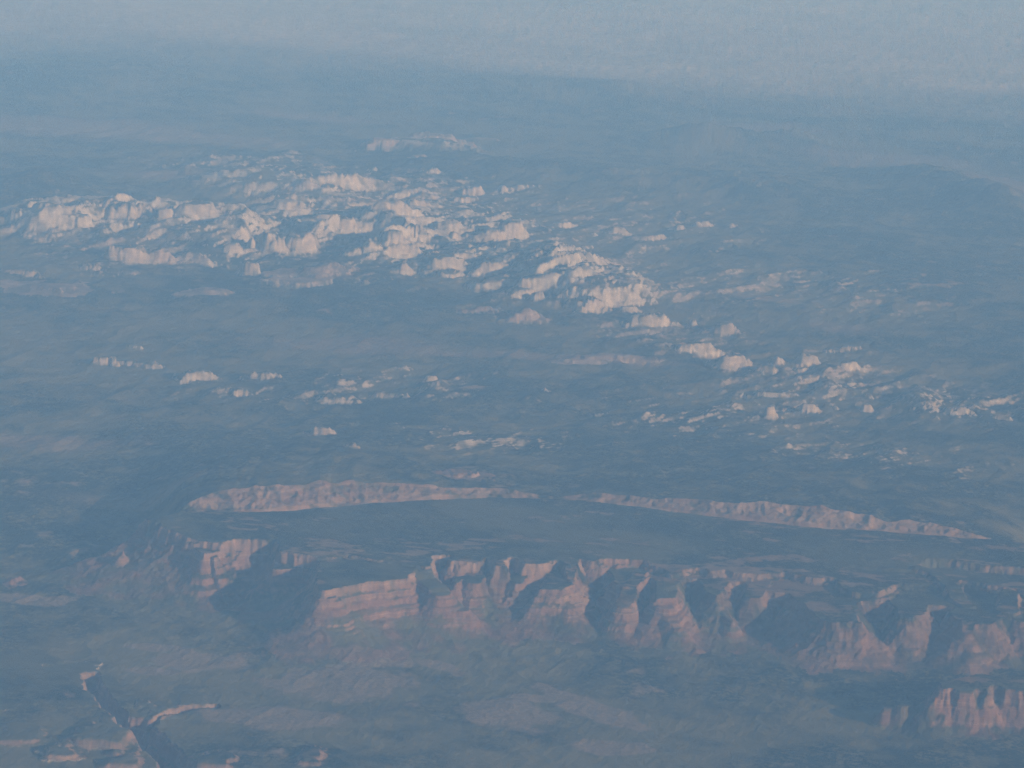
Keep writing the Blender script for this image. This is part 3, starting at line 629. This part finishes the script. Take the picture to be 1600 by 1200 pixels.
# ------------------------------------------------------------------ cut the relief into its things and parts
fi = np.arange(NR - 1)[:, None] * NC + np.arange(NC - 1)[None, :]
Fo = OWNER[:-1, :-1]; Fb = BAND[:-1, :-1]; Fc = can[:-1, :-1]
VX = np.stack([X, Y, H], -1).reshape(-1, 3)
COVf = COV.reshape(-1, 4)
def build_mesh(name, faces0, mat, origin):
    q = np.stack([faces0, faces0 + 1, faces0 + NC + 1, faces0 + NC], -1)
    used, inv = np.unique(q.ravel(), return_inverse=True)
    me = bpy.data.meshes.new(name)
    co = (VX[used] - np.array(origin)).astype(np.float32)
    me.vertices.add(len(used)); me.vertices.foreach_set('co', co.ravel())
    n = len(faces0)
    me.loops.add(4 * n); me.loops.foreach_set('vertex_index', inv.astype(np.int32))
    me.polygons.add(n); me.polygons.foreach_set('loop_start', np.arange(0, 4 * n, 4, dtype=np.int32))
    me.update(calc_edges=True)
    ca = me.color_attributes.new('cover', 'FLOAT_COLOR', 'POINT'); ca.data.foreach_set('color', COVf[used].ravel())
    me.materials.append(mat)
    o = bpy.data.objects.new(name, me); scene.collection.objects.link(o)
    return o
def components(i, j):
    """connected pieces of a set of grid faces: label of each face"""
    i0, j0 = i.min(), j.min(); h_, w_ = i.max() - i0 + 3, j.max() - j0 + 3
    m = np.zeros((h_, w_), bool); m[i - i0 + 1, j - j0 + 1] = True
    lab = np.where(m, np.arange(h_ * w_).reshape(h_, w_), 1 << 40)
    big = 1 << 40
    for it in range(400):
        old = lab.copy()
        for ax in (0, 1):                       # sweep whole runs at once
            for sgn in (1, -1):
                L_ = lab if sgn == 1 else np.flip(lab, ax)
                brk = (L_ == big)
                n_ = L_.shape[ax]
                cur = np.take(L_, 0, ax).copy()
                for k in range(1, n_):
                    row = L_[k] if ax == 0 else L_[:, k]
                    cur = np.where(row == big, big, np.minimum(row, cur))
                    if ax == 0: L_[k] = cur
                    else: L_[:, k] = cur
        if (lab == old).all(): break
    return lab[i - i0 + 1, j - j0 + 1]
g = build_mesh('ground', fi[(Fo < 0) & ~Fc], M_land, (0, 0, 0)); g['kind'] = 'structure'
c = build_mesh('canyon_ground', fi[(Fo < 0) & Fc], M_red, (0, 0, 0)); c['kind'] = 'structure'
order = np.argsort(Fo.ravel(), kind='stable'); so = Fo.ravel()[order]
for tid, (name, label, cat, group, parts) in enumerate(THINGS):
    a, b = np.searchsorted(so, [tid, tid + 1])
    if b - a < 6: print('empty thing', tid, label, b - a); continue
    idx = order[a:b]; f0 = fi.ravel()[idx]; bd = Fb.ravel()[idx]
    v = VX[f0]; org = (float(v[:, 0].mean()), float(v[:, 1].mean()), float(v[:, 2].min()))
    red = parts is BANDS or name in ('rock_ledge', 'slickrock_ridge', 'red_mound', 'brown_mound')
    mat = M_red if red else M_white
    if parts:
        root = bpy.data.objects.new(name, None); scene.collection.objects.link(root); root.location = org
        names = PARTN if parts is BANDS else MPART
        ii, jj = np.divmod(idx, NC - 1)
        loc = {}
        for rnd in range(3):                      # absorb specks into the band beside them
            full = {}
            for k in range(len(names)):
                mk = np.nonzero(bd == k)[0]
                if not len(mk): continue
                cl = components(ii[mk], jj[mk])
                u, iv, cn = np.unique(cl, return_inverse=True, return_counts=True)
                full[k] = (mk, iv, cn)
            if rnd == 2: break
            key = {int(v_): n_ for n_, v_ in enumerate(idx)}
            nb = bd.copy()
            for k, (mk, iv, cn) in full.items():
                for c_ in np.nonzero(cn < 45)[0]:
                    mem = mk[iv == c_]; st_ = set(int(x_) for x_ in mem); votes = {}
                    for n_ in mem:
                        for dlt in (1, -1, NC - 1, 1 - NC):
                            q_ = key.get(int(idx[n_]) + dlt)
                            if q_ is not None and q_ not in st_: votes[int(bd[q_])] = votes.get(int(bd[q_]), 0) + 1
                    if votes: nb[mem] = max(votes, key=votes.get)
            bd = nb
        for k, (mk, iv, cn) in full.items():
            big = np.nonzero(cn >= 45)[0]
            if not len(big): big = np.array([int(np.argmax(cn))])
            for c_ in big:
                o = build_mesh(names[k], f0[mk[iv == c_]], mat, org); o.parent = root
            rest = mk[~np.isin(iv, big)]
            if len(rest):
                o = build_mesh('loose_rock', f0[rest], mat, org); o.parent = root; o['kind'] = 'stuff'
    else:
        root = build_mesh(name, f0, mat, org); root.location = org
    root['label'] = label; root['category'] = cat
    if group: root['group'] = group

# ------------------------------------------------------------------ haze
hx0, hx1, hy0, hy1, hz0, hz1 = -178000, 178000, -30000, 245000, float(H.min()) - 5, 9050
hv = [(x, y, z) for z in (hz0, hz1) for y in (hy0, hy1) for x in (hx0, hx1)]
hf = [(0, 2, 3, 1), (4, 5, 7, 6), (0, 1, 5, 4), (2, 6, 7, 3), (0, 4, 6, 2), (1, 3, 7, 5)]
me = bpy.data.meshes.new('haze'); me.from_pydata(hv, [], hf); me.update()
hz = bpy.data.objects.new('haze', me); scene.collection.objects.link(hz); hz['kind'] = 'stuff'
hm = bpy.data.materials.new('haze_air'); hm.use_nodes = True; hn = hm.node_tree; hn.nodes.clear()
pv = hn.nodes.new('ShaderNodeVolumePrincipled'); ho = hn.nodes.new('ShaderNodeOutputMaterial')
pv.inputs['Color'].default_value = (0.265, 0.545, 0.955, 1)
pv.inputs['Absorption Color'].default_value = (1, 1, 1, 1)
pv.inputs['Density'].default_value = 1.95e-5
pv.inputs['Anisotropy'].default_value = -0.15
hn.links.new(pv.outputs[0], ho.inputs['Volume'])
me.materials.append(hm)
hz.visible_shadow = True
